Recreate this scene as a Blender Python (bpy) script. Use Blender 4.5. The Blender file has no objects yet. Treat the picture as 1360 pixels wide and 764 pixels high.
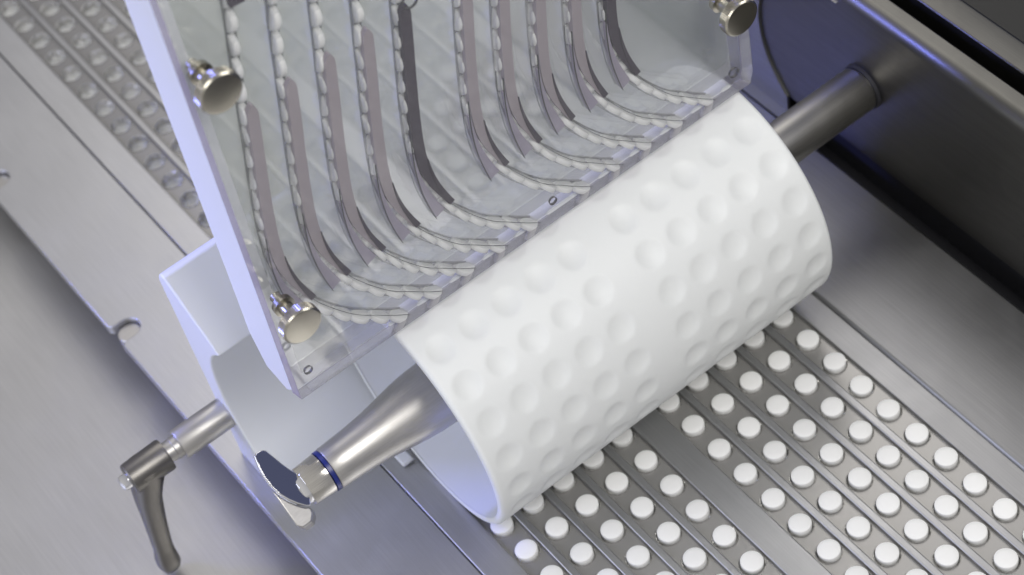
import bpy, math, random
from mathutils import Vector, Matrix
random.seed(7)
C = bpy.context.scene.collection
U = 0.014                      # one scene unit = the pitch of the tablets, 14 mm

# ------------------------------------------------------------------ camera
PXF, IW = 3063.0, 1360.0
RC = ((0.59288489, 0.78609677, -0.17475519), (0.55964448, -0.55825382, -0.6124955), (-0.57903848, 0.26533855, -0.77091497))
CAM = Vector((28.69734334, -11.60034716, 47.14787252))
cd = bpy.data.cameras.new('camera'); cam = bpy.data.objects.new('camera', cd); C.objects.link(cam)
right, down, fwd = Vector(RC[0]), Vector(RC[1]), Vector(RC[2])
m = Matrix.Identity(4)
for i in range(3):
    m[i][0], m[i][1], m[i][2], m[i][3] = right[i], -down[i], -fwd[i], CAM[i] * U
cam.matrix_world = m
cd.sensor_width = 36.0; cd.lens = PXF / IW * 36.0
cd.clip_start = 0.01; cd.clip_end = 20
cd.dof.use_dof = True; cd.dof.focus_distance = 51.5 * U; cd.dof.aperture_fstop = 15.0
bpy.context.scene.camera = cam

# ------------------------------------------------------------------ light
sc = bpy.context.scene
w = bpy.data.worlds.new('World'); sc.world = w; w.use_nodes = True
bg = w.node_tree.nodes['Background']; bg.inputs[0].default_value = (0.95, 0.96, 1.0, 1); bg.inputs[1].default_value = 0.50
_n = w.node_tree.nodes; _l = w.node_tree.links                 # the room is darker on the side of the machine's back wall
_tc = _n.new('ShaderNodeTexCoord'); _sx = _n.new('ShaderNodeSeparateXYZ'); _mr = _n.new('ShaderNodeMapRange'); _cr = _n.new('ShaderNodeVectorMath')
_l.new(_tc.outputs['Generated'], _sx.inputs[0]); _l.new(_sx.outputs['Y'], _mr.inputs['Value'])
_mr.inputs['From Min'].default_value = -0.5; _mr.inputs['From Max'].default_value = 0.75
_mr.interpolation_type = 'SMOOTHSTEP'
_mx = _n.new('ShaderNodeMix'); _mx.data_type = 'RGBA'; _l.new(_mr.outputs[0], _mx.inputs[0])
_mx.inputs[6].default_value = (1.12, 1.10, 1.08, 1); _mx.inputs[7].default_value = (0.12, 0.14, 0.27, 1); _l.new(_mx.outputs[2], bg.inputs[0])
sc.view_settings.view_transform = 'Standard'; sc.view_settings.look = 'None'
sc.view_settings.exposure = 0.0; sc.view_settings.gamma = 1

def area(name, loc, target, size, size_y, power, color):
    l = bpy.data.lights.new(name, 'AREA'); l.shape = 'RECTANGLE'; l.size = size * U; l.size_y = size_y * U
    l.energy = power; l.color = color
    o = bpy.data.objects.new(name, l); C.objects.link(o); o.location = Vector(loc) * U
    o.rotation_euler = (Vector(target) - Vector(loc)).to_track_quat('-Z', 'Y').to_euler()
    return o
area('key_softbox', (-44, 30, 56), (-6, 0, 0), 50, 44, 2.8, (1.0, 0.97, 0.92))
area('front_softbox', (34, 12, 58), (0, 3, 4), 30, 30, 4.6, (1.0, 0.985, 0.96))
area('blue_strip', (-30, -24, 26), (-3, 8, 5), 9, 6, 0.20, (0.20, 0.24, 1.0)).data.spread = math.radians(48)
area('left_softbox', (-10, -46, 26), (-3, 0, 3), 36, 22, 1.7, (0.64, 0.70, 1.0))

# ------------------------------------------------------------------ materials
def mat(name, col, metallic=0.0, rough=0.5, **k):
    M = bpy.data.materials.new(name); M.use_nodes = True
    b = M.node_tree.nodes['Principled BSDF']
    b.inputs['Base Color'].default_value = (*col, 1); b.inputs['Metallic'].default_value = metallic
    b.inputs['Roughness'].default_value = rough
    for kk, v in k.items(): b.inputs[kk.replace('_', ' ')].default_value = v
    return M

def brushed(name, col, rough=0.36, metallic=1.0, scale=(6, 400, 60), amt=0.16, bump=0.45, blot=0.0):
    """Fine-grained brushed steel: streaks along local x, modest colour and roughness change."""
    M = mat(name, col, metallic, rough); nt = M.node_tree; N = nt.nodes; L = nt.links; b = N['Principled BSDF']
    tc = N.new('ShaderNodeTexCoord'); mp = N.new('ShaderNodeMapping'); mp.inputs['Scale'].default_value = tuple(s for s in scale)
    L.new(tc.outputs['Object'], mp.inputs['Vector'])
    n = N.new('ShaderNodeTexNoise'); n.inputs['Scale'].default_value = 8; n.inputs['Detail'].default_value = 4
    L.new(mp.outputs[0], n.inputs['Vector'])
    n2 = N.new('ShaderNodeTexNoise'); n2.inputs['Scale'].default_value = 14; n2.inputs['Detail'].default_value = 5
    L.new(tc.outputs['Object'], n2.inputs['Vector'])
    mr = N.new('ShaderNodeMapRange'); mr.inputs['To Min'].default_value = 1 - amt; mr.inputs['To Max'].default_value = 1 + amt
    L.new(n.outputs['Fac'], mr.inputs['Value'])
    mr2 = N.new('ShaderNodeMapRange'); mr2.inputs['To Min'].default_value = 1 - 0.10 - blot; mr2.inputs['To Max'].default_value = 1 + 0.10 + blot
    L.new(n2.outputs['Fac'], mr2.inputs['Value'])
    mu = N.new('ShaderNodeMath'); mu.operation = 'MULTIPLY'; L.new(mr.outputs[0], mu.inputs[0]); L.new(mr2.outputs[0], mu.inputs[1])
    vm = N.new('ShaderNodeVectorMath'); vm.operation = 'SCALE'; vm.inputs[0].default_value = col; L.new(mu.outputs[0], vm.inputs['Scale'])
    L.new(vm.outputs[0], b.inputs['Base Color'])
    mr3 = N.new('ShaderNodeMapRange'); mr3.inputs['To Min'].default_value = rough * 0.86; mr3.inputs['To Max'].default_value = rough * 1.14
    L.new(n2.outputs['Fac'], mr3.inputs['Value']); L.new(mr3.outputs[0], b.inputs['Roughness'])
    n3 = N.new('ShaderNodeTexNoise'); n3.inputs['Scale'].default_value = 45; n3.inputs['Detail'].default_value = 6; n3.inputs['Distortion'].default_value = 1.2
    L.new(tc.outputs['Object'], n3.inputs['Vector'])
    mr4 = N.new('ShaderNodeMapRange'); mr4.inputs['From Min'].default_value = 0.35; mr4.inputs['From Max'].default_value = 0.75; mr4.inputs['To Min'].default_value = 0.95; mr4.inputs['To Max'].default_value = 1.09
    L.new(n3.outputs['Fac'], mr4.inputs['Value']); mu4 = N.new('ShaderNodeMath'); mu4.operation = 'MULTIPLY'
    L.new(mr3.outputs[0], mu4.inputs[0]); L.new(mr4.outputs[0], mu4.inputs[1]); L.new(mu4.outputs[0], b.inputs['Roughness'])
    bp = N.new('ShaderNodeBump'); bp.inputs['Strength'].default_value = bump; bp.inputs['Distance'].default_value = 0.00004
    L.new(n.outputs['Fac'], bp.inputs['Height']); L.new(bp.outputs[0], b.inputs['Normal'])
    return M

def veil(name, col, opacity, rough=0.05, tint=(1, 1, 1), gloss=0.06, cloud=0.0):
    """Clear plastic: mostly lets light straight through, with a milky share and a Fresnel gloss."""
    M = bpy.data.materials.new(name); M.use_nodes = True; nt = M.node_tree; N = nt.nodes; L = nt.links
    for n in list(N): N.remove(n)
    out = N.new('ShaderNodeOutputMaterial'); tr = N.new('ShaderNodeBsdfTransparent'); tr.inputs[0].default_value = (*tint, 1)
    df = N.new('ShaderNodeBsdfDiffuse'); df.inputs[0].default_value = (*col, 1)
    tl = N.new('ShaderNodeBsdfTranslucent'); tl.inputs[0].default_value = (*col, 1)
    m0 = N.new('ShaderNodeMixShader'); m0.inputs[0].default_value = 0.12; L.new(df.outputs[0], m0.inputs[1]); L.new(tl.outputs[0], m0.inputs[2])
    m1 = N.new('ShaderNodeMixShader'); m1.inputs[0].default_value = opacity
    if cloud:
        tc = N.new('ShaderNodeTexCoord'); nz = N.new('ShaderNodeTexNoise'); nz.inputs['Scale'].default_value = 30; nz.inputs['Detail'].default_value = 3
        L.new(tc.outputs['Object'], nz.inputs['Vector'])
        mr = N.new('ShaderNodeMapRange'); mr.inputs['To Min'].default_value = opacity - cloud; mr.inputs['To Max'].default_value = opacity + cloud
        L.new(nz.outputs['Fac'], mr.inputs['Value']); L.new(mr.outputs[0], m1.inputs[0])
    L.new(tr.outputs[0], m1.inputs[1]); L.new(m0.outputs[0], m1.inputs[2])
    gl = N.new('ShaderNodeBsdfGlossy'); gl.inputs['Roughness'].default_value = rough
    fr = N.new('ShaderNodeFresnel'); fr.inputs['IOR'].default_value = 1.3
    mm = N.new('ShaderNodeMath'); mm.operation = 'MULTIPLY_ADD'; mm.inputs[1].default_value = 0.45; mm.inputs[2].default_value = gloss * 0.3
    L.new(fr.outputs[0], mm.inputs[0])
    m2 = N.new('ShaderNodeMixShader'); L.new(mm.outputs[0], m2.inputs[0]); L.new(m1.outputs[0], m2.inputs[1]); L.new(gl.outputs[0], m2.inputs[2])
    L.new(m2.outputs[0], out.inputs[0])
    return M

STEEL = brushed('brushed_steel', (0.55, 0.55, 0.555), 0.42)
BED = brushed('bed_steel', (0.42, 0.42, 0.425), 0.42)
RAIL = brushed('rail_steel', (0.46, 0.46, 0.465), 0.36)
TABLE = brushed('table_steel', (0.56, 0.555, 0.545), 0.48)
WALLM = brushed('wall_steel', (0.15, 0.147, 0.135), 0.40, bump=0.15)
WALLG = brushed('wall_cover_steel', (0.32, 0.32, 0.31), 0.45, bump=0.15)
SATIN = brushed('satin_steel', (0.54, 0.525, 0.50), 0.38, scale=(200, 4, 200), bump=0.1)
CAST = brushed('cast_handle_metal', (0.21, 0.20, 0.185), 0.36, scale=(60, 60, 60), amt=0.06, bump=0.3)
CHROME = mat('chrome', (0.82, 0.82, 0.84), 1.0, 0.05)
KNURL = mat('nickel', (0.46, 0.435, 0.37), 1.0, 0.27)
DARK = mat('black_gap', (0.03, 0.03, 0.036), 0.0, 0.6)
NAVY = mat('blue_band', (0.012, 0.022, 0.16), 0.0, 0.3)
WHITE = mat('white_plastic', (0.80, 0.82, 0.84), 0.0, 0.38)
WHITE.node_tree.nodes['Principled BSDF'].inputs['Subsurface Weight'].default_value = 0.15
WHITE.node_tree.nodes['Principled BSDF'].inputs['Subsurface Radius'].default_value = (0.004, 0.004, 0.004)
DRUM = mat('white_silicone', (0.83, 0.845, 0.83), 0.0, 0.5)
_b = DRUM.node_tree.nodes['Principled BSDF']; _b.inputs['Subsurface Weight'].default_value = 0.5; _b.inputs['Subsurface Radius'].default_value = (0.006, 0.006, 0.006)
HOUSE = mat('housing_plastic', (0.60, 0.63, 0.62), 0.0, 0.42)
PILL = mat('tablet_white', (0.88, 0.88, 0.86), 0.0, 0.6)
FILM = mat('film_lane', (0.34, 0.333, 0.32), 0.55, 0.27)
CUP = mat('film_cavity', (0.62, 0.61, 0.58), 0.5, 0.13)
CUPB = mat('film_cavity_floor', (0.86, 0.87, 0.85), 0.1, 0.13)  # pale floor colour stands in for blurred highlights in the empty pockets
for M_ in (CUP, CUPB):
    _nt = M_.node_tree; _t = _nt.nodes.new('ShaderNodeTexCoord'); _z = _nt.nodes.new('ShaderNodeTexNoise'); _z.inputs['Scale'].default_value = 260
    _nt.links.new(_t.outputs['Object'], _z.inputs['Vector']); _b = _nt.nodes.new('ShaderNodeBump'); _b.inputs['Strength'].default_value = 1.0; _b.inputs['Distance'].default_value = 0.005
    _nt.links.new(_z.outputs['Fac'], _b.inputs['Height']); _nt.links.new(_b.outputs[0], _nt.nodes['Principled BSDF'].inputs['Normal'])
ACRYL = veil('clear_acrylic', (0.74, 0.78, 0.77), 0.09, cloud=0.015)
HAZE = veil('painted_haze', (0.76, 0.80, 0.76), 0.56, rough=0.3, cloud=0.02)  # added sheet; its milky colour imitates the veil of reflections and haze
EDGE = veil('polished_acrylic_edge', (0.40, 0.35, 0.44), 0.60, rough=0.12)
FIN = veil('mauve_insert', (0.50, 0.44, 0.475), 0.80, rough=0.15)
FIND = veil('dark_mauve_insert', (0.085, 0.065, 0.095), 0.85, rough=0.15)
WEDGE = veil('lilac_wedge', (0.52, 0.47, 0.58), 0.70, rough=0.15)
SLOT_SHADE = veil('slot_shade', (0.14, 0.14, 0.145), 0.45, rough=0.3)
LINE = mat('slot_edge_dark', (0.03, 0.03, 0.03), 0.0, 0.4)

# ------------------------------------------------------------------ helpers
def link(name, me, mats, parent=None, smooth=True, angle=35):
    if not isinstance(mats, (list, tuple)): mats = [mats]
    for m_ in mats: me.materials.append(m_)
    if smooth:
        me.polygons.foreach_set('use_smooth', [True] * len(me.polygons)); me.set_sharp_from_angle(angle=math.radians(angle))
    o = bpy.data.objects.new(name, me); C.objects.link(o)
    if parent: o.parent = parent
    return o
def mesh(name, V, F, mats, parent=None, smooth=True, angle=35, mi=None, origin=(0, 0, 0)):
    me = bpy.data.meshes.new(name)
    ox, oy, oz = origin
    me.from_pydata([((x - ox) * U, (y - oy) * U, (z - oz) * U) for x, y, z in V], [], F)
    if mi: me.polygons.foreach_set('material_index', mi)
    me.update()
    o = link(name, me, mats, parent, smooth, angle)
    o.location = Vector(origin) * U
    return o
def bev(o, wdt, seg=2):
    b = o.modifiers.new('bevel', 'BEVEL'); b.width = wdt * U; b.segments = seg; b.limit_method = 'ANGLE'; b.angle_limit = math.radians(40)
    return o
def prism(name, prof, axis, a, b, mats, parent=None, bevel=0, seg=2, angle=35):
    """Closed 2-D outline pushed along an axis. axis x: (y,z) points; y: (x,z); z: (x,y)."""
    def P(p, t):
        return {'x': (t, p[0], p[1]), 'y': (p[0], t, p[1]), 'z': (p[0], p[1], t)}[axis]
    n = len(prof); V = [P(p, a) for p in prof] + [P(p, b) for p in prof]
    F = [tuple(range(n))[::-1], tuple(range(n, 2 * n))] + [(i, (i + 1) % n, n + (i + 1) % n, n + i) for i in range(n)]
    o = mesh(name, V, F, mats, parent, angle=angle)
    import bmesh
    bm = bmesh.new(); bm.from_mesh(o.data); bmesh.ops.recalc_face_normals(bm, faces=bm.faces[:]); bm.to_mesh(o.data); bm.free()
    if bevel: bev(o, bevel, seg)
    return o
def box(name, x0, x1, y0, y1, z0, z1, mats, parent=None, bevel=0, seg=2):
    return prism(name, [(x0, y0), (x1, y0), (x1, y1), (x0, y1)], 'z', z0, z1, mats, parent, bevel, seg)
def lathe(name, prof, cx, cz, mats, parent=None, n=64, axis='y', angle=35, closed=False, cy=0, mi=None):
    """prof: (t along the axis, radius)."""
    V = []; F = []; M_ = []
    for t, r in prof:
        for i in range(n):
            a = 2 * math.pi * i / n
            if axis == 'y': V.append((cx + r * math.cos(a), t, cz + r * math.sin(a)))
            elif axis == 'x': V.append((t, cy + r * math.cos(a), cz + r * math.sin(a)))
            else: V.append((cx + r * math.cos(a), cy + r * math.sin(a), t))
    for j in range(len(prof) - 1):
        for i in range(n):
            F.append((j * n + i, j * n + (i + 1) % n, (j + 1) * n + (i + 1) % n, (j + 1) * n + i)); M_.append(mi[j] if mi else 0)
    if not closed:
        F.append(tuple(range(n))); F.append(tuple(range((len(prof) - 1) * n, len(prof) * n))[::-1]); M_ += [mi[0] if mi else 0, mi[-1] if mi else 0]
    o = mesh(name, V, F, mats, parent, angle=angle, mi=M_)
    import bmesh
    bm = bmesh.new(); bm.from_mesh(o.data); bmesh.ops.recalc_face_normals(bm, faces=bm.faces[:]); bm.to_mesh(o.data); bm.free()
    return o
def tag(o, label=None, cat=None, group=None, kind=None):
    if label: o['label'] = label
    if cat: o['category'] = cat
    if group: o['group'] = group
    if kind: o['kind'] = kind
    return o
def thing(name, label, cat, loc=(0, 0, 0), group=None):
    o = bpy.data.objects.new(name, None); C.objects.link(o); o.empty_display_size = 0.01
    return tag(o, label, cat, group)

TR = [0.0, .9446, 1.8892, 2.8338, 3.7784, 5.3097, 6.2543, 7.1988, 8.1434, 9.0880]   # lane centres
X0, X1 = -31.0, 13.0
ORD = ['first', 'second', 'third', 'fourth', 'fifth', 'sixth', 'seventh', 'eighth', 'ninth', 'tenth', 'eleventh', 'twelfth', 'thirteenth', 'fourteenth', 'fifteenth', 'sixteenth', 'seventeenth', 'eighteenth', 'nineteenth', 'twentieth', 'twenty first', 'twenty second', 'twenty third']

# ------------------------------------------------------------------ setting: table, deck, wall
tag(box('lower_table', -45, 30, -45, -0.6, -2.6, -1.9, TABLE), kind='structure')
tag(box('cabinet_floor', -60, 40, -60, 60, -6.2, -6.0, DARK), kind='structure')

def deck_outline():
    """Left deck plate seen from above, with U-shaped slots cut into its outer edge."""
    y_in, y_out = -1.25, -4.2
    pts = [(X0, y_in), (X0, y_out)]
    for cx in (-20.75, -13.15):
        wd, dp = 0.34, 0.75
        pts += [(cx - wd - 0.12, y_out), (cx - wd, y_out + 0.10)]
        for k in range(9):
            a = math.pi - math.pi * k / 8
            pts.append((cx + wd * math.cos(a), y_out + dp - wd + wd * math.sin(a)))
        pts += [(cx + wd, y_out + 0.10), (cx + wd + 0.12, y_out)]
    pts += [(X1, y_out), (X1, y_in)]
    return pts
deck = tag(prism('deck', deck_outline(), 'z', -0.34, 0.0, STEEL, bevel=0.035, seg=3), kind='structure')
for cx in (-20.75, -13.15):
    lathe('standoff', [(-0.80, 0.30), (-0.78, 0.325), (-0.20, 0.325), (-0.18, 0.30)], cx, 0, SATIN, deck, n=32, axis='z', cy=-3.81)
box('edge_strip', X0, X1, -1.215, -0.39, -0.5, -0.02, STEEL, deck, bevel=0.03)
box('joint_bottom', X0, X1, -1.26, -1.21, -0.5, -0.10, DARK, deck)
# ridges between the lanes
for k in range(10):
    y0 = TR[k] + 0.355; y1 = (TR[k + 1] - 0.39) if k < 9 else 10.16
    o = box('guide_rail', X0, X1, y0, y1, -0.5, -0.02, RAIL if k < 9 else BED, deck, bevel=0.03 if k < 9 else 0.015)
    if k == 4: tag(o, label='wide flat rib between the two groups of five lanes')
    if k == 9: tag(o, label='dark flat strip along the far side of the lanes')
box('bed_floor', X0, X1, -0.4, 9.5, -0.9, -0.52, BED, deck)
rdeck = tag(box('right_deck', X0, X1, 10.11, 13.45, -0.6, 0.10, brushed('far_deck_steel', (0.33, 0.33, 0.335), 0.40), bevel=0.09, seg=2), kind='structure')
box('gap_floor', X0, 25, 13.45, 14.6, -1.4, -1.2, DARK, rdeck)
box('gap_back', X0, 25, 14.35, 14.5, -1.2, 1.2, DARK, rdeck)
# back wall with rounded lip, groove and a second housing behind it
def arc2(cx, cy, r, a0, a1, n):
    return [(cx + r * math.cos(math.radians(a0 + (a1 - a0) * i / n)), cy + r * math.sin(math.radians(a0 + (a1 - a0) * i / n))) for i in range(n + 1)]
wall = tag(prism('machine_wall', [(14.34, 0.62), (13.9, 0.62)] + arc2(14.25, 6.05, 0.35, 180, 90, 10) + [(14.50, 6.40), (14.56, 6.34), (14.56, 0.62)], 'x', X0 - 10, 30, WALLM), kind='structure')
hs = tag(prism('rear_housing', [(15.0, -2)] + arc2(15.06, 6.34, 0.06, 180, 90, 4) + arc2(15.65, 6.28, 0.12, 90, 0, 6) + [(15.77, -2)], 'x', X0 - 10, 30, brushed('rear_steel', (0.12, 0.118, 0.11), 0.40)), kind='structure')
box('rear_floor', X0 - 10, 30, 15.8, 40, 2.0, 2.2, mat('rear_dark', (0.03, 0.03, 0.028), 0.3, 0.5), hs)
# grey cover plate on the wall with a round cut-out for the shaft recess
cc, cr = (-3.58, 2.885), 3.35
pl = [(X0 - 8, 5.9), (X0 - 8, 0.66)]
a_lo = math.degrees(math.asin((0.66 - cc[1]) / cr)); a_lo = 180 - a_lo
pl[1] = (X0 - 8, 0.05); pl += [(-6.1, 0.05)]
pl += [(cc[0] + cr * math.cos(math.radians(a)), cc[1] + cr * math.sin(math.radians(a))) for a in [a_lo - (a_lo - 92) * i / 26 for i in range(27)]]
pl += [(cc[0], 6.1 if cc[1] + cr > 6.1 else cc[1] + cr)]
pl = [(x, min(z, 6.0)) for x, z in pl]
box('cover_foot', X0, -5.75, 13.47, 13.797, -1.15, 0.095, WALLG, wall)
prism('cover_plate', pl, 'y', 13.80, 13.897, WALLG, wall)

# ------------------------------------------------------------------ blister film with cavities
def film_mesh():
    V = []; F = []; MI = []
    n = 20; ya, yb = -0.39, 0.355; zf = -0.16
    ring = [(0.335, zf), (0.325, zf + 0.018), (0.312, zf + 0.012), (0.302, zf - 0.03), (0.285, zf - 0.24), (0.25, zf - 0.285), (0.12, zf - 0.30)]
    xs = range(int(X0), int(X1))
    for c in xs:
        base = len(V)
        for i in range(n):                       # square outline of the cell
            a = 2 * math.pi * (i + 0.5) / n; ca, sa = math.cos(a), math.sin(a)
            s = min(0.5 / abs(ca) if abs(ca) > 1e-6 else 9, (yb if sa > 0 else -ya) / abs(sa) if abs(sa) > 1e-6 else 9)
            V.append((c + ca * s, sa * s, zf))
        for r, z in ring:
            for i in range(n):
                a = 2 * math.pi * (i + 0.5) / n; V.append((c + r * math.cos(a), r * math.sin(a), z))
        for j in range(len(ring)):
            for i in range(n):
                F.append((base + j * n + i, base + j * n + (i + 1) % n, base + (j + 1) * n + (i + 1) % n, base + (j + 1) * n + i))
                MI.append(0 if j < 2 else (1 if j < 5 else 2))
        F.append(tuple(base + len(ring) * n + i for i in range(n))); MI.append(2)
        # corner fill
        for sx, sy in ((1, yb), (1, ya), (-1, yb), (-1, ya)):
            b = len(V); V.append((c + sx * 0.5, sy, zf))
            # nearest outline points on each side of the corner
            ang = math.atan2(sy, sx * 0.5) % (2 * math.pi)
            i0 = int(math.floor(ang / (2 * math.pi) * n - 0.5)) % n
            F.append((base + i0, b, base + (i0 + 1) % n)); MI.append(0)
    me = bpy.data.meshes.new('film_strip'); me.from_pydata([(x * U, y * U, z * U) for x, y, z in V], [], F)
    me.polygons.foreach_set('material_index', MI); me.update()
    import bmesh
    bm = bmesh.new(); bm.from_mesh(me); bmesh.ops.recalc_face_normals(bm, faces=bm.faces[:])
    bm.to_mesh(me); bm.free()
    return me
fm = film_mesh()
web = thing('blister_film', 'grey moulded film running in ten sunken lanes of round pockets under the roller', 'blister film')
fo = link('film_strip', fm, [FILM, CUP, CUPB], web, angle=50); fo.location = (0, TR[0] * U, 0)
for k in range(1, 10):
    o = fo.copy(); C.objects.link(o); o.parent = web; o.location = (0, TR[k] * U, 0)

# ------------------------------------------------------------------ tablets in the film
def pill_mesh(r=0.285, h=0.24, dome=0.022, n=28, name='tablet'):
    prof = [(-h / 2 - dome, 0.02), (-h / 2 - dome * .8, r * 0.5), (-h / 2, r * 0.93), (-h / 2 + 0.02, r * 0.99), (h / 2 - 0.025, r), (h / 2 - 0.006, r * 0.985), (h / 2 + 0.002, r * 0.94), (h / 2 + dome * .8, r * 0.5), (h / 2 + dome, 0.02)]
    V = []; F = []
    for t, q in prof:
        for i in range(n):
            a = 2 * math.pi * i / n; V.append((q * math.cos(a) * U, q * math.sin(a) * U, t * U))
    for j in range(len(prof) - 1):
        for i in range(n): F.append((j * n + i, j * n + (i + 1) % n, (j + 1) * n + (i + 1) % n, (j + 1) * n + i))
    F.append(tuple(range(n))[::-1]); F.append(tuple(range((len(prof) - 1) * n, len(prof) * n)))
    me = bpy.data.meshes.new(name); me.from_pydata(V, [], F); me.update()
    me.materials.append(PILL); me.polygons.foreach_set('use_smooth', [True] * len(me.polygons)); me.set_sharp_from_angle(angle=math.radians(50))
    return me
def project(x, y, z):
    v = Vector((x, y, z)) - CAM; d = v.dot(fwd)
    return 680 + PXF * v.dot(right) / d, 382 + PXF * v.dot(down) / d
pm = pill_mesh(h=0.28)
LANE = ['in the lane nearest the lower left edge', 'in the second lane from the left', 'in the third lane from the left', 'in the fourth lane from the left', 'in the lane just left of the wide rib', 'in the lane just right of the wide rib', 'in the fourth lane from the right', 'in the third lane from the right', 'in the second lane from the right', 'in the lane nearest the dark wall']
for k in range(10):
    for c in range(-1, 12):
        px, py = project(c, TR[k], 0)
        if px > 1385 or py > 790: continue
        o = bpy.data.objects.new('tablet', pm); C.objects.link(o)
        o.location = ((c + random.uniform(-.012, .012)) * U, (TR[k] + random.uniform(-.012, .012)) * U, (-0.165 + random.uniform(-.008, .008)) * U)
        o.rotation_euler = (random.uniform(-.07, .07), random.uniform(-.07, .07), random.uniform(0, 6))
        if c < 0: lab = 'white tablet half under the roller ' + LANE[k]
        elif c == 0: lab = 'white round tablet first past the roller ' + LANE[k]
        else: lab = 'white round tablet, %s from the roller %s' % (ORD[c], LANE[k])
        tag(o, lab, 'tablet', 'tablets lying in the film pockets')

# ------------------------------------------------------------------ dimpled roller
AX, AZ, R = -2.891, 3.433, 3.432
YL, YR = -0.465, 9.80
roller = thing('pressing_roller', 'large white dimpled roller on a steel shaft rolling over the film', 'roller')
def sleeve():
    V = []; F = []
    NR = 21; PH = 66.6; step = 360 / NR
    per = 18; NT = NR * per
    ys = []
    # even y sampling
    N_Y = 230
    fil = 0.11
    # rounded edges
    body = [YL + fil + (YR - YL - 2 * fil) * j / N_Y for j in range(N_Y + 1)]
    prof = []
    inner = 3.21
    prof += [(YL + 0.03, inner), (YL, inner + 0.03)]
    for a in (0, 25, 50, 75): prof.append((YL + fil - fil * math.cos(math.radians(a)), R - fil + fil * math.sin(math.radians(a))))
    prof += [(y, R) for y in body]
    for a in (75, 50, 25, 0): prof.append((YR - fil + fil * math.cos(math.radians(a)), R - fil + fil * math.sin(math.radians(a))))
    prof += [(YR - 0.02, R - fil - .03), (YR - 0.10, inner)]
    dr, dep = 0.35, 0.062
    for y, r in prof:
        for i in range(NT):
            th = PH + step * (i / per)
            # distance to nearest dimple centre
            ti = i % per; dth = min(ti, per - ti) / per * step
            s = math.radians(dth) * R
            rr = r
            if r == R:
                for cy in TR:
                    dy = y - cy - 0.14
                    if abs(dy) < 0.5:
                        d = math.hypot(dy, s)
                        if d < dr: rr = R - dep * (1 - (d / dr) ** 2) ** 1.0 - 0.004
                        elif d < dr + 0.06: rr = R - 0.004 * (1 - (d - dr) / 0.06)
                        break
                    
            a = math.radians(th)
            V.append((AX + rr * math.cos(a), y, AZ + rr * math.sin(a)))
    m_ = len(prof)
    for j in range(m_ - 1):
        for i in range(NT): F.append((j * NT + i, (j + 1) * NT + i, (j + 1) * NT + (i + 1) % NT, j * NT + (i + 1) % NT))
    return mesh('sleeve', V, F, DRUM, roller, angle=60)
sleeve()
lathe('inner_wall', [(YL + 0.032, 3.23), (YL + 0.10, 3.20), (1.9, 3.17), (1.95, 3.1), (1.95, 0.8)], AX, AZ, WHITE, roller, n=128, angle=60, closed=True)
lathe('hub_disc', [(YR - 0.35, 3.2), (YR - 0.15, 3.1), (YR - 0.12, 0.7)], AX, AZ, WHITE, roller, n=64)
lathe('tapered_shaft', [(-2.98, 0.50), (-2.97, 0.545), (-2.93, 0.56), (-2.60, 0.575), (-2.1, 0.60), (-1.6, 0.645), (-1.1, 0.72), (-0.6, 0.80), (-0.2, 0.84), (0.25, 0.86), (2.0, 0.90)], AX, AZ, SATIN, roller, n=72, angle=50)
lathe('blue_ring', [(-3.09, 0.50), (-3.09, 0.548), (-2.985, 0.548), (-2.985, 0.50)], AX, AZ, NAVY, roller, n=64)
lathe('polished_collar', [(-3.70, 0.40), (-3.70, 0.49), (-3.67, 0.51), (-3.12, 0.535), (-3.095, 0.51)], AX, AZ, brushed('polished_steel', (0.62, 0.60, 0.56), 0.14, scale=(300, 3, 300), bump=0.05), roller, n=64)
lathe('collar_stub', [(-3.86, 0.36), (-3.86, 0.40), (-3.83, 0.42), (-3.60, 0.42)], AX, AZ, CHROME, roller, n=40)
lathe('drive_shaft', [(YR - 0.2, 0.62), (13.72, 0.62), (13.76, 0.60), (13.78, 0.56), (13.9, 0.56)], AX, AZ, brushed('shaft_steel', (0.38, 0.37, 0.35), 0.40, scale=(200, 4, 200), bump=0.1), roller, n=64)
lathe('shaft_seal', [(13.80, 0.645), (13.82, 0.65), (13.90, 0.65)], AX, AZ, DARK, roller, n=64)

# ------------------------------------------------------------------ chrome quick-release wing on the shaft end
def unproj_plane(px, py, p0, n):
    d = right * ((px - 680) / PXF) + down * ((py - 382) / PXF) + fwd
    p0 = Vector(p0); n = Vector(n)
    return CAM + d * ((p0 - CAM).dot(n) / d.dot(n))
pn = Vector((0.59, 0.25, 0.77)).normalized(); p0 = (AX, -3.85, AZ + 0.45)
WP = [(338, 606), (341, 601), (347, 598), (353, 598), (362, 605), (374, 615), (385, 623), (397, 630), (406, 646), (412, 660), (413, 671), (407, 672), (396, 669), (384, 664), (372, 657), (361, 647), (351, 634), (344, 621)]
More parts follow.
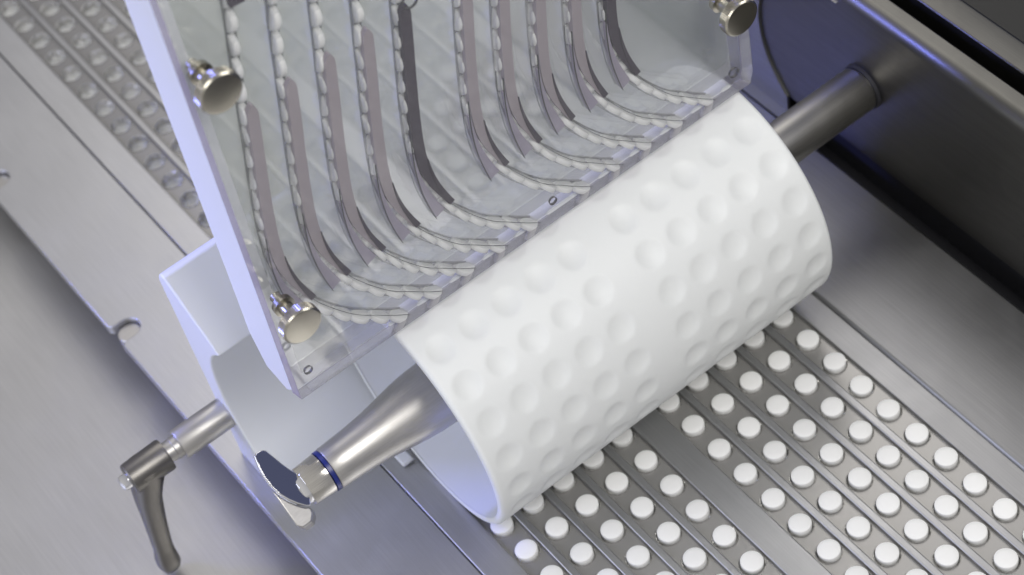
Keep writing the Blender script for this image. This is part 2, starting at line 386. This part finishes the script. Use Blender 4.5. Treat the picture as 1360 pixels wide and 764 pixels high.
# the wing is a solid plate: outline laid in its tilted plane, thickness along the plane's normal
base = [unproj_plane(x, y, p0, pn) for x, y in WP]
V = [tuple(v) for v in base] + [tuple(v - pn * 0.10) for v in base]; n_ = len(base)
F = [tuple(range(n_)), tuple(range(n_, 2 * n_))[::-1]] + [(i, n_ + i, n_ + (i + 1) % n_, (i + 1) % n_) for i in range(n_)]
bev(mesh('release_wing', V, F, CHROME, roller, smooth=True, angle=30), 0.025, 3)
low = [unproj_plane(x, y, p0, pn) for x, y in [(362, 649), (373, 658), (385, 665), (397, 670), (408, 673), (414, 672), (418, 680), (416, 692), (405, 700), (396, 697)]]
low = [v - pn * 0.12 for v in low]
V = [tuple(v) for v in low] + [tuple(v + Vector((-0.22, 0.10, -0.50))) for v in low]; n_ = len(low)
F = [tuple(range(n_)), tuple(range(n_, 2 * n_))[::-1]] + [(i, n_ + i, n_ + (i + 1) % n_, (i + 1) % n_) for i in range(n_)]
bev(mesh('wing_base', V, F, SATIN, roller, smooth=True, angle=30), 0.04, 3)

# ------------------------------------------------------------------ white housing with the concave scoop
house = thing('roller_housing', 'glossy white moulded housing block with a curved scoop around the shaft', 'housing')
sr = 3.72
prof = [(-7.45, 0.02), (-7.40, 7.25)] + arc2(-6.95, 7.25, 0.45, 180, 95, 6) + [(-5.45, 6.55)]
a0, a1 = 128.5, 234.0
prof += [(AX + sr * math.cos(math.radians(a0 + (a1 - a0) * i / 40)), AZ + sr * math.sin(math.radians(a0 + (a1 - a0) * i / 40))) for i in range(41)]
prof += [(-5.02, 0.30), (-5.02, 0.02)]
prof = [(x, max(z, 0.02)) for x, z in prof]
ho = prism('body', prof, 'y', -3.70, 0.60, [WHITE], house, bevel=0.0, angle=25)
bev(ho, 0.16, 4)
box('foot_tab', -4.72, -4.02, -0.86, -0.52, 0.02, 0.16, WHITE, house, bevel=0.06, seg=3)

# ------------------------------------------------------------------ clamping handle
clamp = thing('clamping_handle', 'steel ratchet clamping handle with its arm hanging down beside the white housing', 'clamping handle')
hx, hz = -7.0, 2.28
def hp(name, prof, mt, n=48, angle=35): return lathe(name, prof, hx, hz, mt, clamp, n=n, angle=angle)

hp('stub_sleeve', [(-5.13, 0.30), (-5.13, 0.395), (-5.08, 0.415), (-3.74, 0.415), (-3.69, 0.40)], SATIN)
hp('neck', [(-5.50, 0.28), (-5.30, 0.285), (-5.28, 0.30), (-5.12, 0.30)], SATIN)
hp('cap_nut', [(-6.86, 0.06), (-6.85, 0.13), (-6.80, 0.19), (-6.72, 0.205), (-6.60, 0.205)], CHROME, n=24)
def handle_body():
    """Hub, tapering arm and rounded end of the cast handle as one surface (metaball-free: lofted sections)."""
    V = []; F = []
    n = 28
    secs = []     # centre (y,z), half width across, half depth along x, tilt of the section
    pts = [(-6.15, 2.45, .44, .42), (-6.17, 2.05, .45, .43), (-6.30, 1.65, .385, .39), (-6.40, 1.25, .34, .33), (-6.46, 0.80, .31, .27), (-6.54, 0.25, .285, .235), (-6.61, -0.30, .268, .215), (-6.66, -0.72, .258, .205), (-6.69, -0.95, .268, .235), (-6.71, -1.15, .295, .285), (-6.72, -1.40, .305, .30), (-6.73, -1.60, .245, .245), (-6.735, -1.68, .15, .15), (-6.735, -1.70, .02, .02)]
    for (y, z, a, b) in pts:
        for i in range(n):
            t = 2 * math.pi * i / n; c, s_ = math.cos(t), math.sin(t)
            e = 0.75
            V.append((hx + b * math.copysign(abs(s_) ** e, s_), y + a * math.copysign(abs(c) ** e, c), z))
    for j in range(len(pts) - 1):
        for i in range(n): F.append((j * n + i, (j + 1) * n + i, (j + 1) * n + (i + 1) % n, j * n + (i + 1) % n))
    F.append(tuple(range(n))); F.append(tuple(range((len(pts) - 1) * n, len(pts) * n))[::-1])
    o = mesh('lever_arm', V, F, CAST, clamp, angle=60)
    return o
handle_body()
hp('hub', [(-6.62, 0.30), (-6.61, 0.38), (-6.57, 0.415), (-5.56, 0.44), (-5.50, 0.42), (-5.50, 0.30)], CAST)

# ------------------------------------------------------------------ tablet chute: clear front plate, added haze sheet, side arm, inserts
chute = thing('tablet_chute', 'upright clear acrylic plate with ten curved channels feeding tablets to the roller', 'chute')
ZT = 22.5
LEAN = 0.036
def ly(y, z): return y - 0.0 + LEAN * (z - 7.0)
zl, zr = 6.98, 7.0
out = [(-3.10, 7.0), (ly(-3.10, ZT), ZT), (10.50, ZT), (10.21, 9.7), (10.14, 7.35), (10.02, 7.0)]
fp = prism('front_plate', out, 'x', -2.72, -2.25, [ACRYL, EDGE], chute)
for v_ in fp.data.vertices:
    if v_.co.z < 8 * U: v_.co.z += (0.05 if v_.co.x > -2.5 * U else -0.17) * U
for p_ in fp.data.polygons:
    if abs(p_.normal.x) < 0.5: p_.material_index = 1
bev(fp, 0.03, 2)
bo = [(-2.95, 7.0), (ly(-2.95, ZT), ZT), (10.35, ZT), (9.95, 7.0)]
bp_ = prism('haze_sheet', bo, 'x', -2.97, -2.90, [HAZE], chute)
arm = [(-3.04, 7.15), (ly(-3.04, ZT), ZT), (ly(-2.75, ZT), ZT), (-2.75, 7.15)]
V = []
for x, zz in ((-2.76, 6.75), (-4.30, 7.45)):
    V += [(x, -3.06, zz), (x, ly(-3.06, ZT), ZT), (x, ly(-2.72, ZT), ZT), (x, -2.72, zz)]
V += [(-3.95, -3.06, 6.75), (-3.95, -2.72, 6.75)]
# side arm outline in x-z, pushed along y, then leaned like the plate
so = [(-2.76, 6.85), (-2.76, ZT), (-4.30, ZT), (-4.30, 7.55), (-3.95, 6.62), (-3.1, 6.55)]
sa = prism('side_arm', so, 'y', -3.06, -2.72, WHITE, chute)
for v in sa.data.vertices: v.co.y += LEAN * (v.co.z - 7.0 * U)
bev(sa, 0.03, 2)
PATH = [(-0.72, 20.6), (-1.02, 18.9), (-1.20, 17.9), (-1.34, 17.07), (-1.44, 16.6), (-1.53, 16.09), (-1.62, 15.56), (-1.73, 15.0), (-1.86, 14.25), (-2.0, 13.5), (-2.13, 12.75), (-2.23, 12.1), (-2.31, 11.45), (-2.33, 10.85), (-2.27, 10.25), (-2.14, 9.7), (-1.95, 9.15), (-1.72, 8.72), (-1.43, 8.26), (-1.10, 7.83), (-0.69, 7.44), (-0.32, 7.09), (0.13, 6.72)]
def cr(pts, t):
    n = len(pts) - 1; i = min(int(t), n - 1); f = t - i
    P = [Vector((*pts[max(0, min(n, i + j))], 0)) for j in (-1, 0, 1, 2)]
    v = 0.5 * ((2 * P[1]) + (-P[0] + P[2]) * f + (2 * P[0] - 5 * P[1] + 4 * P[2] - P[3]) * f * f + (-P[0] + 3 * P[1] - 3 * P[2] + P[3]) * f ** 3)
    return v.x, v.y
FINE = [cr(PATH, i / 12) for i in range((len(PATH) - 1) * 12 + 1)]
ARC = [0.0]
for a, b in zip(FINE, FINE[1:]): ARC.append(ARC[-1] + math.hypot(b[0] - a[0], b[1] - a[1]))
def at(s):
    s = max(0, min(ARC[-1] - 1e-6, s))
    lo = 0
    while lo < len(ARC) - 2 and ARC[lo + 1] < s: lo += 1
    f = (s - ARC[lo]) / max(1e-9, ARC[lo + 1] - ARC[lo]); a, b = FINE[lo], FINE[lo + 1]
    ty, tz = b[0] - a[0], b[1] - a[1]; l = math.hypot(ty, tz)
    return a[0] + f * ty, a[1] + f * tz, ty / l, tz / l
def s_at_z(z):
    for i, p in enumerate(FINE):
        if p[1] <= z: return ARC[i]
    return ARC[-1]
def strip(name, s0, s1, o0, o1, xa, xb, mt, parent, dy=0.0, n=40, round_end=False):
    """A ribbon of solid section that follows the channel; o0/o1 are offsets to the side (functions of 0..1)."""
    V = []; F = []
    for i in range(n + 1):
        t = i / n
        y, z, ty, tz = at(s0 + (s1 - s0) * t); ny, nz = -tz, ty      # normal pointing towards +y / up
        a, b = o0(t), o1(t)
        if round_end and t < 0.05:
            q = math.sqrt(max(0, 1 - (1 - t / 0.05) ** 2)); mid = (a + b) / 2; a, b = mid + (a - mid) * max(q, .15), mid + (b - mid) * max(q, .15)
        for (off, x) in ((a, xa), (b, xa), (b, xb), (a, xb)):
            V.append((x, y + ny * off + dy, z + nz * off))
    for i in range(n):
        for j in range(4): F.append((i * 4 + j, i * 4 + (j + 1) % 4, (i + 1) * 4 + (j + 1) % 4, (i + 1) * 4 + j))
    F.append((3, 2, 1, 0)); F.append(tuple(n * 4 + j for j in range(4)))
    return mesh(name, V, F, mt, parent, angle=40)
sA, sB = s_at_z(15.05), s_at_z(9.28)
s_end = ARC[-1]
cm = pill_mesh(r=0.276, h=0.13, dome=0.010, n=24, name='chute_tablet')
CH = ['leftmost', 'second from left', 'third from left', 'fourth from left', 'fifth from left', 'fifth from right', 'fourth from right', 'third from right', 'second from right', 'rightmost']
protos = {}
for k in range(10):
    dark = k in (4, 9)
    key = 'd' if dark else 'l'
    sL = s_at_z(11.0)
    def low(t, a, b, s0, s1):                 # eases an offset from a to b over the last, curving stretch
        q = ((s0 + (s1 - s0) * t) - sL) / (sB - sL); q = max(0, min(1, q)); return a + (b - a) * q * q * (3 - 2 * q)
    s0_ = s_at_z(15.3)
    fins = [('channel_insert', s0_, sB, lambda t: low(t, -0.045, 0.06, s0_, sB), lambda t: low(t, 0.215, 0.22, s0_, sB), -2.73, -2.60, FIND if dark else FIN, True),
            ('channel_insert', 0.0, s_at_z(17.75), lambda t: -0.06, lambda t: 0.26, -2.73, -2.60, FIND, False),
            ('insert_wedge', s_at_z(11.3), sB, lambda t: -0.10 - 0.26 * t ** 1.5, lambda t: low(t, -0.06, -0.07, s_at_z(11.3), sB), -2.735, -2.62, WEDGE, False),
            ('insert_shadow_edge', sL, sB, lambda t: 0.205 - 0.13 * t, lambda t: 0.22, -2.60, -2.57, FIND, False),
            ('slot_shade_strip', s0_ - 5, s_end - 0.2, lambda t: -0.12, lambda t: 0.125, -2.893, -2.880, SLOT_SHADE, False),  # dark grey strip paints shade into the gaps between tablets
            ('slot_edge', sB, s_end - 0.1, lambda t: 0.108, lambda t: 0.120, -2.608, -2.60, LINE, False),
            ('slot_edge', sB, s_end - 0.5, lambda t: -0.145, lambda t: -0.125, -2.82, -2.80, LINE, False),
            ('slot_edge', s_at_z(11.8), sB, lambda t: -0.10 - 0.27 * t ** 1.5, lambda t: -0.085 - 0.27 * t ** 1.5, -2.60, -2.57, LINE, False)]
    for q, (nm, s0, s1, f0, f1, xa, xb, mt, rd) in enumerate(fins):
        kk = (q, key)
        if kk not in protos:
            o = strip(nm, s0, s1, f0, f1, xa, xb, mt, chute, round_end=rd); protos[kk] = o
        else:
            o = protos[kk].copy(); C.objects.link(o); o.parent = chute
        o.location = (0, TR[k] * U, 0)
    # tablets on edge, nose to tail up the channel
    s = s_end - 0.30; idx = 0
    while s > 0.2:
        y, z, ty, tz = at(s)
        px, py = project(-3.0, y + TR[k], z)
        if py < -22: break
        o = bpy.data.objects.new('chute_tablet', cm); C.objects.link(o)
        tilt = random.uniform(-0.10, 0.10) + (random.uniform(-.12, .12) if z < 9.2 else 0)
        ang = math.atan2(tz, ty) + math.pi / 2 + tilt                       # axis of the disc, in the y-z plane
        ax = Vector((random.uniform(-.06, .06), math.cos(ang), math.sin(ang))).normalized()
        o.rotation_mode = 'QUATERNION'; o.rotation_quaternion = ax.to_track_quat('Z', 'X')
        o.location = (((-2.93 if z > 9.4 else -2.80) + random.uniform(-.02, .02)) * U, (y + TR[k] + random.uniform(-.012, .012)) * U, z * U)
        tag(o, 'white tablet on edge in the %s chute channel, %s up from the roller' % (CH[k], ORD[idx] if idx < len(ORD) else 'last'), 'tablet', 'tablets queued on edge in the chute channels')
        idx += 1; s -= 0.575 + random.uniform(0, 0.03)
# small screw holes in the plate
for (y, z, r) in ((-2.69, 7.78, 0.10), (4.17, 7.71, 0.10), (9.59, 7.75, 0.13), (2.16, 15.62, 0.17)):
    lathe('screw_hole', [(-2.31, r), (-2.246, r), (-2.244, r + .012), (-2.248, r + .015)], 0, z, [mat('hole_wall', (0.10, 0.095, 0.10), 0.2, 0.3)], chute, n=32, axis='x', cy=y, closed=True)

# ------------------------------------------------------------------ knurled thumbscrews
def thumbscrew(y, z, label):
    t = thing('thumbscrew', label, 'thumbscrew', group='knurled thumbscrews on the chute plate')
    lathe('shank', [(-2.50, 0.13), (-2.26, 0.13)], 0, z, KNURL, t, n=24, axis='x', cy=y)
    lathe('collar', [(-2.25, 0.24), (-2.10, 0.25), (-2.08, 0.17), (-1.72, 0.17), (-1.66, 0.20)], 0, z, KNURL, t, n=32, axis='x', cy=y)
    n = 120; V = []; F = []
    prof = [(-1.66, 0.20, 0), (-1.65, 0.42, 0), (-1.62, 0.455, 1), (-1.42, 0.455, 1), (-1.385, 0.43, 0), (-1.38, 0.40, 0), (-1.38, 0.02, 0)]
    for x, r, kn in prof:
        for i in range(n):
            a = 2 * math.pi * i / n; rr = r + (0.022 if (kn and i % 2) else 0)
            V.append((x, y + rr * math.cos(a), z + rr * math.sin(a)))
    for j in range(len(prof) - 1):
        for i in range(n): F.append((j * n + i, j * n + (i + 1) % n, (j + 1) * n + (i + 1) % n, (j + 1) * n + i))
    F.append(tuple(range(n))[::-1]); F.append(tuple(range((len(prof) - 1) * n, len(prof) * n)))
    mesh('head', V, F, KNURL, t, angle=30)
thumbscrew(-2.44, 17.19, 'knurled metal thumbscrew high on the left edge of the clear plate')
thumbscrew(-2.68, 10.20, 'knurled metal thumbscrew near the lower left corner of the clear plate')
thumbscrew(9.42, 10.28, 'knurled metal thumbscrew at the right edge of the clear plate by the dark wall')
